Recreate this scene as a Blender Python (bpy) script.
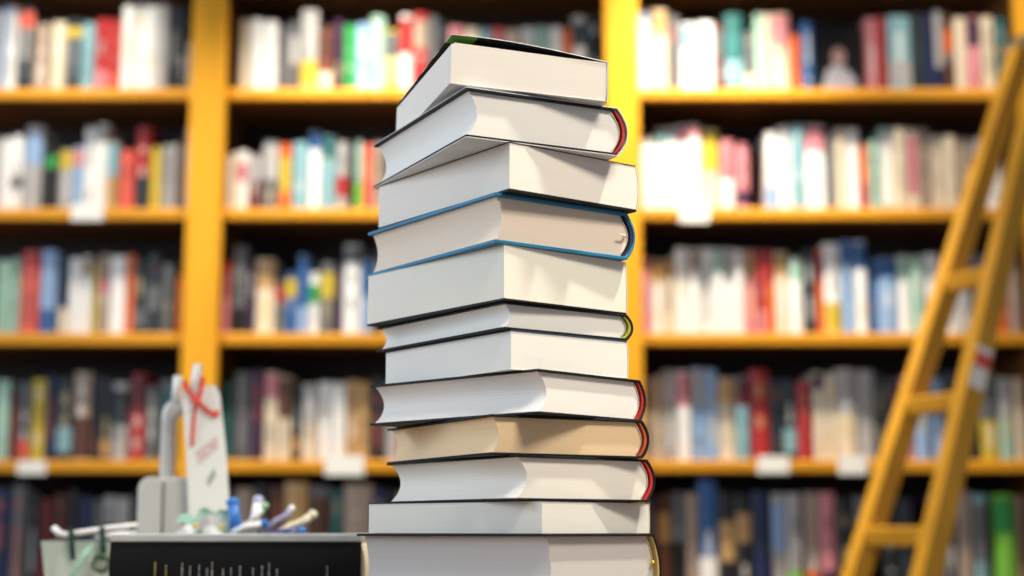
import bpy, bmesh, math, random
from mathutils import Vector, Matrix
R = math.radians
scene = bpy.context.scene
C = scene.collection
for o in list(bpy.data.objects): bpy.data.objects.remove(o)

# ------------------------------------------------------------------ camera, world, lights, exposure
F_PX, HORIZON = 1500.0, 530.0
TH = math.atan((HORIZON - 288) / F_PX); CT, ST = math.cos(TH), math.sin(TH)
cam_d = bpy.data.cameras.new('camera'); cam = bpy.data.objects.new('camera', cam_d); C.objects.link(cam)
cam.location = (0, 0, 0); cam.rotation_euler = (R(90) + TH, 0, 0)
cam_d.sensor_width = 36; cam_d.lens = F_PX / 1024 * 36
cam_d.clip_start = 0.05; cam_d.clip_end = 50
cam_d.dof.use_dof = True; cam_d.dof.focus_distance = 1.43; cam_d.dof.aperture_fstop = 2.6
cam_d.dof.aperture_blades = 0
scene.camera = cam

w = bpy.data.worlds.new('world'); scene.world = w; w.use_nodes = True
bg = w.node_tree.nodes['Background']; bg.inputs[0].default_value = (0.80, 0.87, 1.0, 1); bg.inputs[1].default_value = 0.36

def spot(name, loc, target, power, color, size_deg, blend, radius):
    d = bpy.data.lights.new(name, 'SPOT'); d.energy = power; d.color = color
    d.spot_size = R(size_deg); d.spot_blend = blend; d.shadow_soft_size = radius
    o = bpy.data.objects.new(name, d); C.objects.link(o); o.location = loc
    o.rotation_euler = (Vector(target) - Vector(loc)).to_track_quat('-Z', 'Y').to_euler()
    return o
def area(name, loc, target, power, color, sx, sy):
    d = bpy.data.lights.new(name, 'AREA'); d.energy = power; d.color = color; d.shape = 'RECTANGLE'; d.size = sx; d.size_y = sy
    o = bpy.data.objects.new(name, d); C.objects.link(o); o.location = loc
    o.rotation_euler = (Vector(target) - Vector(loc)).to_track_quat('-Z', 'Y').to_euler()
    return o
# small ceiling spot straight above and to the right of the counter: the sharp shadows on the page ends
spot('counter_spot', (0.80, 1.42, 2.12), (0.0, 1.5, 0.15), 260, (1.0, 0.94, 0.82), 34, 0.4, 0.05)
# warm accent spots close to the bookcase, washing steeply down over the spines
WARM = (1.0, 0.91, 0.77)
for x, tx, tz, p in ((-1.25, -1.2, -0.2, 175), (-0.42, -0.40, -0.3, 330), (0.52, 0.52, -0.4, 430), (1.25, 1.3, -0.1, 110)):
    spot('bookcase_spot', (x, 3.60, 2.14), (tx, 4.04, tz), p, WARM, 62, 1.0, 0.04)
# added fill lights without fixtures: soft warm from front right, cool from the left
pf = area('fill_front_right', (0.9, 0.2, 2.1), (0.1, 1.5, 0.2), 15, (1.0, 0.92, 0.80), 1.0, 0.8); pf.data.spread = R(75)
area('fill_left', (-2.7, 1.3, 1.15), (-0.1, 1.6, 0.3), 56, (0.74, 0.86, 1.0), 1.5, 1.4)

scene.view_settings.view_transform = 'Standard'; scene.view_settings.look = 'None'
scene.view_settings.gamma = 1; scene.view_settings.exposure = 0.0
scene.view_settings.use_curve_mapping = False

# ------------------------------------------------------------------ helpers
def s2l(c): return c / 12.92 if c <= 0.04045 else ((c + 0.055) / 1.055) ** 2.4
def rgb(r, g, b): return (s2l(r / 255), s2l(g / 255), s2l(b / 255), 1)

def at(px, py, Y):
    """the point of the vertical plane Y = const that stands on a line of sight"""
    dx = (px - 512) / F_PX; u = (288 - py) / F_PX
    fy = CT - ST * u; fz = ST + CT * u; k = Y / fy
    return Vector((dx * k, Y, fz * k))

def mat(name, col, rough=0.6, metal=0.0, noise=0.0, scale=(8, 8, 8), bump=0.0, coat=0.0):
    m = bpy.data.materials.new(name); m.use_nodes = True
    nt = m.node_tree; b = nt.nodes['Principled BSDF']
    b.inputs['Base Color'].default_value = col; b.inputs['Roughness'].default_value = rough
    b.inputs['Metallic'].default_value = metal; b.inputs['Coat Weight'].default_value = coat
    if max(col[:3]) < 0.02: b.inputs['Specular IOR Level'].default_value = 0.2
    if noise or bump:
        tc = nt.nodes.new('ShaderNodeTexCoord'); mp = nt.nodes.new('ShaderNodeMapping')
        mp.inputs['Scale'].default_value = scale
        n = nt.nodes.new('ShaderNodeTexNoise'); n.inputs['Scale'].default_value = 1; n.inputs['Detail'].default_value = 5
        nt.links.new(tc.outputs['Object'], mp.inputs[0]); nt.links.new(mp.outputs[0], n.inputs['Vector'])
        if noise:
            r = nt.nodes.new('ShaderNodeMapRange'); r.inputs[1].default_value = 0.3; r.inputs[2].default_value = 0.7
            r.inputs[3].default_value = 1 - noise; r.inputs[4].default_value = 1 + noise * 0.4
            mx = nt.nodes.new('ShaderNodeVectorMath'); mx.operation = 'SCALE'; mx.inputs[0].default_value = col[:3]
            nt.links.new(n.outputs[0], r.inputs[0]); nt.links.new(r.outputs[0], mx.inputs['Scale'])
            nt.links.new(mx.outputs[0], b.inputs['Base Color'])
        if bump:
            bp = nt.nodes.new('ShaderNodeBump'); bp.inputs['Strength'].default_value = bump; bp.inputs['Distance'].default_value = 0.002
            nt.links.new(n.outputs[0], bp.inputs['Height']); nt.links.new(bp.outputs[0], b.inputs['Normal'])
    return m

def pages_mat(name, col):
    """trimmed paper: hundreds of thin leaves stacked along z"""
    return mat(name, col, 0.85, noise=0.03, scale=(12, 12, 600), bump=0.02)

M = {}
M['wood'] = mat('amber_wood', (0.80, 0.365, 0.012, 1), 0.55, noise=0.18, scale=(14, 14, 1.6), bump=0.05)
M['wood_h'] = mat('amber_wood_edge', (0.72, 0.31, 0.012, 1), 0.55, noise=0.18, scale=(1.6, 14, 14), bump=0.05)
M['board'] = mat('brown_board', (0.24, 0.09, 0.02, 1), 0.6, noise=0.2, scale=(2, 14, 14))  # in the bookcase, the shade of the bays is put into this brown
M['back'] = mat('dark_back', (0.022, 0.010, 0.006, 1), 0.7, noise=0.2, scale=(10, 10, 2))  # near-black holds the shade above and behind the books
M['ladder'] = mat('ladder_wood', (0.66, 0.32, 0.022, 1), 0.55, noise=0.22, scale=(18, 18, 3), bump=0.05)
for k_ in ('wood', 'wood_h', 'ladder'): M[k_].node_tree.nodes['Principled BSDF'].inputs['Specular IOR Level'].default_value = 0.25
M['floor'] = mat('floor_grey', (0.20, 0.16, 0.12, 1), 0.6, noise=0.3, scale=(3, 3, 3))
M['wall'] = mat('wall_paint', (0.55, 0.50, 0.42, 1), 0.9, noise=0.05, bump=0.05)
M['ceil'] = mat('ceiling_paint', (0.75, 0.74, 0.70, 1), 0.9, noise=0.04, bump=0.05)
M['counter'] = mat('counter_top', (0.20, 0.13, 0.08, 1), 0.4, noise=0.25, scale=(3, 20, 20))
M['white'] = mat('white_plastic', (0.8, 0.8, 0.78, 1), 0.4, noise=0.03)
M['card'] = mat('white_card', (0.88, 0.86, 0.78, 1), 0.7, noise=0.04)
M['grey'] = mat('grey_metal_paint', (0.64, 0.61, 0.55, 1), 0.3, noise=0.05, coat=0.4)
M['red'] = mat('red_ribbon', (0.75, 0.07, 0.04, 1), 0.5, noise=0.1, scale=(60, 60, 60))
M['steel'] = mat('steel', (0.35, 0.40, 0.37, 1), 0.3, 0.8, noise=0.05)
M['black'] = mat('black_cover', (0.004, 0.004, 0.0045, 1), 0.6, noise=0.2, scale=(30, 30, 30))
M['pale_green'] = mat('pale_green_paper', (0.52, 0.60, 0.50, 1), 0.7, noise=0.08, scale=(20, 20, 20))
M['dark_green'] = mat('dark_green_ribbon', (0.01, 0.05, 0.035, 1), 0.5, noise=0.1)
M['mint'] = mat('mint_ribbon', (0.40, 0.66, 0.52, 1), 0.5, noise=0.1)
M['blue'] = mat('blue_plastic', (0.02, 0.16, 0.50, 1), 0.35, noise=0.05)
M['lilac'] = mat('lilac_plastic', (0.45, 0.45, 0.66, 1), 0.4, noise=0.05)
M['cream'] = mat('cream_plastic', (0.78, 0.70, 0.50, 1), 0.4, noise=0.05)
M['greytext'] = mat('pale_print', (0.28, 0.28, 0.28, 1), 0.6, noise=0.1)
M['goldtext'] = mat('gold_print', (0.35, 0.29, 0.08, 1), 0.5, noise=0.1)
M['yellow'] = mat('yellow_thread', (0.75, 0.55, 0.05, 1), 0.6, noise=0.1)

# vertex-coloured paper and cloth of the shelved books (cover colours, and shelf shade painted in as upper bands)
def attr_mat(name, rough):
    m = bpy.data.materials.new(name); m.use_nodes = True; nt = m.node_tree; b = nt.nodes['Principled BSDF']
    a = nt.nodes.new('ShaderNodeAttribute'); a.attribute_name = 'Col'
    n = nt.nodes.new('ShaderNodeTexNoise'); n.inputs['Scale'].default_value = 60
    r = nt.nodes.new('ShaderNodeMapRange'); r.inputs[3].default_value = 0.86; r.inputs[4].default_value = 1.06
    v = nt.nodes.new('ShaderNodeVectorMath'); v.operation = 'SCALE'
    nt.links.new(n.outputs[0], r.inputs[0]); nt.links.new(r.outputs[0], v.inputs['Scale']); nt.links.new(a.outputs['Color'], v.inputs[0])
    nt.links.new(v.outputs[0], b.inputs['Base Color']); b.inputs['Roughness'].default_value = rough
    return m
M['spine'] = attr_mat('book_spine', 0.45)

def link(name, bm, m, parent=None, smooth=False, bevel=0.0, seg=2):
    me = bpy.data.meshes.new(name); bmesh.ops.recalc_face_normals(bm, faces=bm.faces[:]); bm.to_mesh(me); bm.free()
    for x in (m if isinstance(m, (list, tuple)) else [m]): me.materials.append(x)
    if smooth:
        for p in me.polygons: p.use_smooth = True
    o = bpy.data.objects.new(name, me); C.objects.link(o)
    if parent: o.parent = parent
    if bevel:
        b = o.modifiers.new('bevel', 'BEVEL'); b.width = bevel; b.segments = seg; b.limit_method = 'ANGLE'; b.angle_limit = R(40)
    return o
def thing(name, label, cat, loc=(0, 0, 0), rz=0, group=None):
    o = bpy.data.objects.new(name, None); C.objects.link(o); o.location = loc; o.rotation_euler = (0, 0, rz)
    o.empty_display_size = 0.02
    return tag(o, label, cat, group)
def tag(o, label, cat, group=None):
    o['label'] = label; o['category'] = cat
    if group: o['group'] = group
    return o
def struct(o): o['kind'] = 'structure'; return o

def box(bm, x0, x1, y0, y1, z0, z1, mi=0):
    vs = [bm.verts.new((x, y, z)) for z in (z0, z1) for (x, y) in ((x0, y0), (x1, y0), (x1, y1), (x0, y1))]
    fs = []
    for f in ((0, 3, 2, 1), (4, 5, 6, 7), (0, 1, 5, 4), (1, 2, 6, 5), (2, 3, 7, 6), (3, 0, 4, 7)):
        q = bm.faces.new([vs[i] for i in f]); q.material_index = mi; fs.append(q)
    return fs
def mbox(name, dims, m, parent=None, bevel=0.0):
    bm = bmesh.new(); box(bm, *dims); return link(name, bm, m, parent, bevel=bevel)

def ribbon_prism(bm, A, B, y0, y1, mi=0):
    """closed strip between the xz-paths A and B, extruded along y"""
    n = len(A)
    a0 = [bm.verts.new((p[0], y0, p[1])) for p in A]; b0 = [bm.verts.new((p[0], y0, p[1])) for p in B]
    a1 = [bm.verts.new((p[0], y1, p[1])) for p in A]; b1 = [bm.verts.new((p[0], y1, p[1])) for p in B]
    def f(*v): q = bm.faces.new(v); q.material_index = mi
    for i in range(n - 1):
        f(a0[i], a0[i + 1], b0[i + 1], b0[i]); f(a1[i], b1[i], b1[i + 1], a1[i + 1])
        f(a0[i], a1[i], a1[i + 1], a0[i + 1]); f(b0[i], b0[i + 1], b1[i + 1], b1[i])
    f(a0[0], b0[0], b1[0], a1[0]); f(a0[-1], a1[-1], b1[-1], b0[-1])

def tube(bm, pts, rad, n=10, caps=True):
    pts = [Vector(p) for p in pts]; rings = []
    rr = rad if isinstance(rad, (list, tuple)) else [rad] * len(pts)
    for i, p in enumerate(pts):
        d = (pts[min(i + 1, len(pts) - 1)] - pts[max(i - 1, 0)]).normalized()
        u = d.cross(Vector((0, 0, 1)));  u = u.normalized() if u.length > 1e-3 else Vector((1, 0, 0))
        v = d.cross(u).normalized()
        rings.append([bm.verts.new(p + (u * math.cos(2 * math.pi * k / n) + v * math.sin(2 * math.pi * k / n)) * rr[i]) for k in range(n)])
    for a, b in zip(rings, rings[1:]):
        for k in range(n): bm.faces.new((a[k], a[(k + 1) % n], b[(k + 1) % n], b[k]))
    if caps: bm.faces.new(rings[0][::-1]); bm.faces.new(rings[-1])
def strap(bm, pts, wv, tv):
    """flat band through pts; wv = half width vector, tv = half thickness vector"""
    wv, tv = Vector(wv), Vector(tv); rings = []
    for p in pts:
        p = Vector(p); rings.append([bm.verts.new(p + a * wv + b * tv) for a, b in ((-1, -1), (1, -1), (1, 1), (-1, 1))])
    for a, b in zip(rings, rings[1:]):
        for k in range(4): bm.faces.new((a[k], a[(k + 1) % 4], b[(k + 1) % 4], b[k]))
    bm.faces.new(rings[0][::-1]); bm.faces.new(rings[-1])
def bar(bm, p0, p1, u, v):
    """straight bar from p0 to p1 whose section spans 0..u and 0..v"""
    p0, p1, u, v = map(Vector, (p0, p1, u, v))
    a = [bm.verts.new(p0 + x * u + y * v) for x, y in ((0, 0), (1, 0), (1, 1), (0, 1))]
    b = [bm.verts.new(p1 + x * u + y * v) for x, y in ((0, 0), (1, 0), (1, 1), (0, 1))]
    for k in range(4): bm.faces.new((a[k], a[(k + 1) % 4], b[(k + 1) % 4], b[k]))
    bm.faces.new(a[::-1]); bm.faces.new(b)

# ------------------------------------------------------------------ room
FLOOR, CEIL = -0.97, 2.2
struct(mbox('floor', (-3.2, 3.2, -1.5, 4.5, FLOOR - 0.05, FLOOR), M['floor']))
struct(mbox('ceiling', (-3.2, 3.2, -0.6, 4.5, CEIL, CEIL + 0.05), M['ceil']))
struct(mbox('wall_back', (-3.2, 3.2, 4.40, 4.5, FLOOR, CEIL), M['wall']))

# ------------------------------------------------------------------ bookcase
YF, DEPTH = 4.0, 0.34
SH = [1.545, 1.2046, 0.866, 0.523, 0.183, -0.160, -0.50]
UP = [-1.974, -0.836, 0.302, 1.440, 2.578]; UW = 0.094
bc = thing('bookcase', 'tall amber wooden bookcase with a dark back and full shelves, behind everything', 'bookcase', (0.3, YF, FLOOR))
OFF = Vector((0.3, YF, FLOOR))
def bcpart(name, d, m, bevel=0.002, parent=None):
    x0, x1, y0, y1, z0, z1 = d
    bm = bmesh.new(); box(bm, x0 - OFF.x, x1 - OFF.x, y0 - OFF.y, y1 - OFF.y, z0 - OFF.z, z1 - OFF.z)
    o = link(name, bm, m, bc if parent is None else parent, bevel=bevel); return o
TOPZ = 1.98
for x in UP:
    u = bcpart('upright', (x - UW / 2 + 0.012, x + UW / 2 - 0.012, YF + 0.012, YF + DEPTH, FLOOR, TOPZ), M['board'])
    bcpart('upright_face', (x - UW / 2, x + UW / 2, YF - 0.022, YF + 0.012, FLOOR, TOPZ), M['wood'], 0.004, u)
for a, b in zip(UP, UP[1:]):
    for z in SH:
        x0, x1 = a + UW / 2 - 0.012, b - UW / 2 + 0.012
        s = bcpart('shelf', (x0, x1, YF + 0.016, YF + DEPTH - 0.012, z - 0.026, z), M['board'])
        bcpart('shelf_edge', (a + UW / 2, b - UW / 2, YF, YF + 0.016, z - 0.032, z), M['wood_h'], 0.004, s)
bcpart('back_panel', (UP[0], UP[-1], YF + DEPTH - 0.012, YF + DEPTH, FLOOR, TOPZ), M['back'], 0)
bcpart('plinth', (UP[0] - 0.05, UP[-1] + 0.05, YF - 0.01, YF + 0.012, FLOOR, FLOOR + 0.12), M['wood'])
bcpart('crown_moulding', (UP[0] - 0.07, UP[-1] + 0.07, YF - 0.05, YF + DEPTH, TOPZ, TOPZ + 0.07), M['wood'])

# ------------------------------------------------------------------ shelved books
PAL = {'W': ((238, 236, 230), 'white'), 'C': ((222, 206, 178), 'cream'), 'G': ((170, 168, 165), 'light grey'), 'g': ((95, 97, 98), 'grey'),
       'K': ((22, 21, 22), 'black'), 'D': ((34, 42, 48), 'dark slate'), 'R': ((172, 40, 38), 'red'), 'r': ((96, 18, 26), 'dark red'),
       'O': ((222, 100, 22), 'orange'), 'Y': ((200, 174, 48), 'yellow'), 'N': ((40, 150, 70), 'green'), 'M': ((160, 195, 175), 'mint'),
       'T': ((40, 98, 96), 'teal'), 'A': ((128, 170, 178), 'aqua'), 'B': ((42, 92, 148), 'blue'), 'L': ((142, 172, 208), 'light blue'),
       'V': ((60, 30, 62), 'plum'), 'P': ((206, 130, 136), 'pink'), 'S': ((220, 92, 74), 'coral'), 'H': ((84, 46, 26), 'brown'),
       'n': ((190, 150, 95), 'tan'), 'U': ((22, 34, 74), 'navy'), 'E': ((166, 146, 128), 'beige'), 'X': ((120, 190, 60), 'lime green')}
# (x0, x1, y of the top, colour of the spine [, colour of its band (cover stripes, shelf shade painted near the top), band from, band to as shares of the height])
ROWS = {
 (0, 1): [(-22, -11, 12, 'g'), (-10, -1, 8, 'G'), (0, 5, 3, 'L'), (5, 16, 5, 'W'), (17, 32, 6, 'D', 'S', .76, .95), (33, 49, 22, 'E'), (51, 65, 20, 'C'),
          (65, 81, 17, 'D', 'Y', .75, .88), (81, 94, 21, 'A'), (95, 107, 17, 'R', 'P', .02, .3), (107, 120, 18, 'R', 'S', .1, .25), (121, 133, 4, 'W'), (133, 145, 3, 'W'), (145, 156, 4, 'W'), (156, 167, 3, 'G'),
          (168, 178, 3, 'D', 'g', .3, .7), (178, 187, 5, 'D'), (187, 193, 40, 'E')],
 (0, 2): [(-16, -1, 135, 'G'), (0, 10, 136, 'W'), (10, 22, 133, 'W', 'g', .3, .45), (24, 41, 124, 'G', 'L', .55, .9), (44, 57, 148, 'K', 'N', .7, .9), (58, 72, 148, 'G', 'Y', .68, .98),
          (72, 83, 145, 'L', 'P', .7, .95), (83, 95, 126, 'W'), (95, 106, 122, 'W', 'G', .8, .98), (106, 118, 140, 'n', 'A', .5, .98), (120, 134, 148, 'S'), (135, 149, 125, 'R', 'D', .02, .42),
          (150, 161, 145, 'Y'), (162, 170, 143, 'G'), (170, 178, 142, 'G'), (178, 184, 136, 'r'), (184, 190, 126, 'G')],
 (0, 3): [(-18, -5, 256, 'T'), (-4, 8, 258, 'M'), (8, 19, 256, 'M'), (20, 38, 249, 'S', 'R', .78, .98), (39, 55, 248, 'L', 'B', .02, .3), (58, 67, 306, 'C'), (68, 80, 256, 'W'), (80, 91, 254, 'W', 'E', .75, .98), (92, 97, 262, 'Y'),
          (98, 108, 252, 'E', 'P', .5, .72), (109, 125, 254, 'W'), (126, 133, 252, 'O'), (133, 146, 258, 'D', 'g', .1, .35), (146, 161, 252, 'D', 'g', .3, .6), (161, 174, 262, 'g'), (176, 182, 272, 'O')],
 (0, 4): [(-20, -8, 376, 'g'), (-6, 8, 378, 'M'), (9, 17, 392, 'r'), (18, 29, 380, 'g', 'S', .02, .26), (30, 44, 377, 'Y'), (45, 55, 374, 'U'), (56, 71, 376, 'D', 'A', .1, .4), (72, 89, 370, 'E', 'H', .02, .5), (90, 100, 372, 'K'), (100, 111, 376, 'D', 'n', .05, .25),
          (112, 127, 380, 'G', 'D', .45, .9), (129, 144, 372, 'R', 'r', .55, .98), (145, 157, 384, 'g'), (158, 177, 378, 'g', 'T', .5, .9)],
 (0, 5): [(-12, 7, 486, 'U'), (8, 24, 483, 'g'), (25, 37, 490, 'K'), (38, 50, 496, 'r'), (51, 64, 492, 'H'), (65, 76, 488, 'K'), (77, 90, 494, 'U'), (91, 100, 497, 'g'), (101, 113, 494, 'G', 'g', .4, .7), (114, 127, 495, 'G'), (128, 140, 492, 'D'), (141, 153, 490, 'K'), (154, 168, 488, 'g')],
 (1, 1): [(238, 249, 18, 'C'), (250, 262, 17, 'W'), (263, 276, 19, 'W'), (278, 287, 24, 'g'), (288, 298, 20, 'g', 'G', .4, .8), (300, 317, 8, 'G', 'Y', .06, .38), (318, 332, 24, 'H', 'C', .02, .3), (333, 343, 18, 'V'), (344, 355, 23, 'N'), (356, 369, 22, 'L'),
          (370, 384, 14, 'M', 'L', .05, .4), (385, 398, 28, 'Y', 'g', .55, .95), (399, 412, 13, 'W', 'R', .5, .95), (413, 427, 11, 'R', 'E', .55, .9), (428, 438, 14, 'g'), (439, 448, 20, 'D'), (449, 464, 24, 'P'), (465, 479, 26, 'C'), (480, 491, 27, 'A'), (492, 506, 26, 'S', 'P', .4, .9),
          (507, 519, 28, 'C'), (520, 534, 26, 'W'), (535, 549, 25, 'M', 'C', .1, .4), (550, 562, 25, 'W'), (563, 571, 26, 'O'), (572, 585, 14, 'G', 'D', .6, .9), (586, 602, 14, 'D')],
 (1, 2): [(222, 234, 152, 'C'), (235, 247, 149, 'W', 'P', .5, .8), (248, 260, 152, 'r', 'G', .55, .98), (262, 278, 139, 'g', 'G', .45, .95), (279, 290, 142, 'O', 'Y', .3, .8), (292, 307, 140, 'A'), (308, 320, 130, 'W', 'B', .78, .99), (321, 335, 134, 'A', 'T', .7, .98), (336, 347, 140, 'G', 'R', .2, .5),
          (348, 354, 148, 'K'), (355, 362, 138, 'M', 'X', .05, .4), (363, 372, 142, 'S'), (373, 384, 140, 'E'), (385, 398, 144, 'D')],
 (1, 3): [(218, 229, 258, 'R', 'P', .02, .5), (230, 246, 244, 'g', 'K', .02, .3), (247, 254, 262, 'V'), (255, 274, 257, 'C', 'n', .6, .98), (275, 284, 278, 'g', 'R', .6, .9), (285, 296, 270, 'B', 'Y', .6, .9), (297, 308, 253, 'L', 'B', .35, .98), (309, 319, 270, 'W', 'N', .5, .8), (320, 334, 260, 'g', 'Y', .5, .85), (335, 342, 262, 'V'),
          (343, 360, 243, 'W', 'g', .8, .98), (361, 371, 258, 'L', 'B', .5, .98), (372, 384, 250, 'D')],
 (1, 4): [(220, 232, 380, 'T'), (233, 249, 370, 'g'), (250, 263, 368, 'V'), (264, 277, 370, 'C', 'P', .7, .98), (278, 290, 374, 'C', 'H', .5, .98), (291, 300, 380, 'D', 'n', .1, .3), (302, 317, 382, 'C', 'G', .5, .98), (318, 331, 380, 'W'), (332, 345, 381, 'W'), (346, 358, 378, 'n'), (358, 369, 380, 'n'), (371, 384, 376, 'K')],
 (1, 5): [(216, 231, 490, 'K'), (232, 251, 486, 'E'), (252, 267, 482, 'K'), (268, 282, 484, 'H'), (283, 306, 480, 'n'), (307, 329, 484, 'g', 'H', .3, .9), (330, 341, 488, 'T'), (343, 371, 482, 'E'), (373, 383, 486, 'U'), (384, 396, 488, 'K')],
 (2, 1): [(636, 651, 8, 'W', 'L', .85, .98), (652, 667, 8, 'C', 'n', .7, .98), (668, 680, 14, 'g'), (681, 697, 22, 'W', 'A', .65, .96), (698, 714, 20, 'W'), (715, 724, 22, 'r', 'g', .5, .9), (725, 743, 12, 'T', 'A', .1, .4), (744, 754, 30, 'g', 'C', .05, .3), (755, 763, 11, 'M'), (764, 772, 12, 'C'), (773, 790, 12, 'C', 'P', .6, .98), (791, 801, 33, 'O'), (802, 814, 20, 'B'),
          (866, 877, 16, 'P'), (878, 886, 15, 'R'), (888, 911, 14, 'A', 'G', .1, .4), (912, 925, 12, 'D'), (926, 934, 12, 'U'), (935, 943, 7, 'U', 'G', .3, .98), (945, 953, 12, 'H', 'O', .5, .8), (955, 967, 16, 'C'), (968, 981, 15, 'P', 'V', .6, .98), (982, 995, 15, 'C'), (996, 1008, 16, 'T')],
 (2, 2): [(641, 655, 135, 'W'), (656, 666, 127, 'W', 'A', .8, .98), (667, 677, 126, 'W', 'A', .85, .98), (678, 688, 124, 'W', 'P', .8, .98), (689, 701, 123, 'W', 'P', .85, .98), (702, 719, 128, 'C', 'Y', .5, .98), (721, 734, 138, 'P', 'W', .05, .45), (736, 749, 141, 'P', 'V', .1, .3),
          (766, 778, 130, 'W', 'L', .02, .3), (779, 792, 125, 'W'), (793, 805, 123, 'A'), (806, 826, 124, 'W', 'P', .7, .98), (828, 834, 134, 'g'), (836, 847, 127, 'C'), (848, 860, 127, 'W'), (861, 869, 141, 'O', 'R', .05, .4), (870, 880, 139, 'M'), (881, 894, 126, 'M', 'W', .1, .9), (895, 907, 126, 'C'), (908, 919, 127, 'C', 'P', .2, .9), (920, 930, 127, 'E'), (932, 944, 134, 'C'), (945, 957, 134, 'C'), (958, 972, 136, 'E'),
          (974, 986, 136, 'G'), (987, 1002, 137, 'W')],
 (2, 3): [(640, 650, 254, 'P'), (651, 662, 258, 'W', 'n', .7, .98), (663, 675, 257, 'C', 'n', .75, .98), (676, 688, 246, 'W'), (689, 701, 247, 'W', 'E', .75, .98), (703, 713, 246, 'W'), (714, 724, 247, 'W', 'M', .7, .98), (725, 735, 247, 'W', 'G', .6, .98), (736, 744, 248, 'W'), (745, 757, 248, 'P', 'n', .75, .98), (758, 766, 248, 'R', 'P', .02, .3), (767, 774, 248, 'O', 'R', .6, .98),  # darker upper bands on the pale spines hold the shelf's shade in colour
          (775, 789, 250, 'C', 'n', .7, .98), (790, 803, 256, 'W', 'M', .7, .98), (805, 816, 248, 'D'), (817, 824, 247, 'O', 'R', .6, .95), (825, 841, 241, 'W', 'Y', .02, .35), (843, 855, 239, 'L', 'B', .75, .98), (856, 868, 239, 'W', 'B', .7, .98), (870, 877, 258, 'B'), (878, 898, 256, 'L', 'B', .75, .98), (899, 911, 254, 'W', 'M', .7, .98), (912, 925, 254, 'M'), (926, 941, 252, 'W'), (944, 958, 268, 'W'), (959, 972, 266, 'G'), (974, 990, 252, 'g'), (996, 1008, 280, 'O'), (1009, 1026, 254, 'E')],
 (2, 4): [(643, 652, 376, 'E'), (653, 661, 374, 'C'), (662, 676, 368, 'G'), (677, 691, 369, 'W', 'P', .6, .98), (693, 705, 366, 'L', 'G', .6, .98), (706, 718, 367, 'L'), (719, 736, 376, 'C', 'n', .7, .98), (737, 749, 375, 'A', 'r', .65, .98), (751, 769, 368, 'R'), (771, 783, 378, 'D'), (784, 797, 378, 'D', 'A', .1, .4), (798, 812, 380, 'R'), (814, 825, 370, 'C', 'V', .8, .98), (826, 837, 372, 'C'), (838, 857, 367, 'C', 'G', .5, .98), (858, 875, 368, 'G'), (876, 886, 372, 'K'), (887, 900, 376, 'D'),
          (902, 915, 374, 'P'), (916, 930, 372, 'L'), (931, 945, 376, 'L'), (947, 962, 370, 'D'), (966, 980, 374, 'K'), (981, 999, 370, 'Y', 'g', .45, .98), (1000, 1015, 376, 'M', 'G', .5, .98), (1016, 1026, 376, 'C')],
 (2, 5): [(645, 656, 492, 'U'), (657, 671, 492, 'H', 'n', .5, .8), (672, 686, 490, 'g', 'K', .05, .5), (687, 699, 491, 'E'), (700, 718, 478, 'B', 'W', .02, .3), (720, 736, 490, 'K', 'n', .3, .7), (737, 752, 492, 'K', 'n', .5, .8), (754, 771, 489, 'U'), (773, 787, 491, 'G', 'L', .4, .9), (788, 803, 491, 'G', 'X', .02, .2), (806, 820, 490, 'E', 'O', .02, .2), (821, 837, 490, 'P', 'V', .02, .2), (839, 853, 496, 'K'), (856, 870, 494, 'g'),
          (884, 898, 498, 'K'), (900, 915, 496, 'D'), (930, 943, 492, 'V'), (945, 958, 490, 'g'), (960, 974, 488, 'E'), (976, 990, 492, 'A', 'g', .3, .9), (997, 1017, 492, 'X', 'N', .6, .95), (1018, 1027, 494, 'E')],
}
# the shelves run on behind the stack
ROWS[(1, 2)] += [(399, 410, 138, 'C'), (411, 421, 142, 'T'), (422, 436, 136, 'W'), (437, 446, 140, 'R'), (566, 578, 138, 'G'), (579, 590, 134, 'U'), (591, 601, 140, 'C')]
ROWS[(1, 3)] += [(385, 396, 252, 'C'), (397, 409, 256, 'R'), (410, 420, 248, 'W'), (421, 434, 254, 'g'), (566, 578, 252, 'n'), (579, 589, 256, 'M'), (590, 601, 248, 'D')]
ROWS[(1, 4)] += [(385, 398, 380, 'G'), (399, 409, 376, 'O'), (410, 423, 372, 'U'), (424, 436, 378, 'C'), (568, 580, 374, 'E'), (581, 591, 378, 'r'), (592, 602, 372, 'W')]
ROWS[(1, 5)] += [(397, 409, 490, 'n'), (410, 422, 486, 'g'), (423, 436, 492, 'E'), (570, 582, 488, 'B'), (583, 601, 492, 'C')]
BASE = {1: SH[1], 2: SH[2], 3: SH[3], 4: SH[4], 5: SH[5]}
BASEPX = {1: 88, 2: 208, 3: 333, 4: 460, 5: 592}
ROWN = {1: 'top', 2: 'second', 3: 'third', 4: 'fourth', 5: 'bottom'}
BAYN = {0: 'left', 1: 'middle', 2: 'right'}
rnd = random.Random(7)
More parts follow.
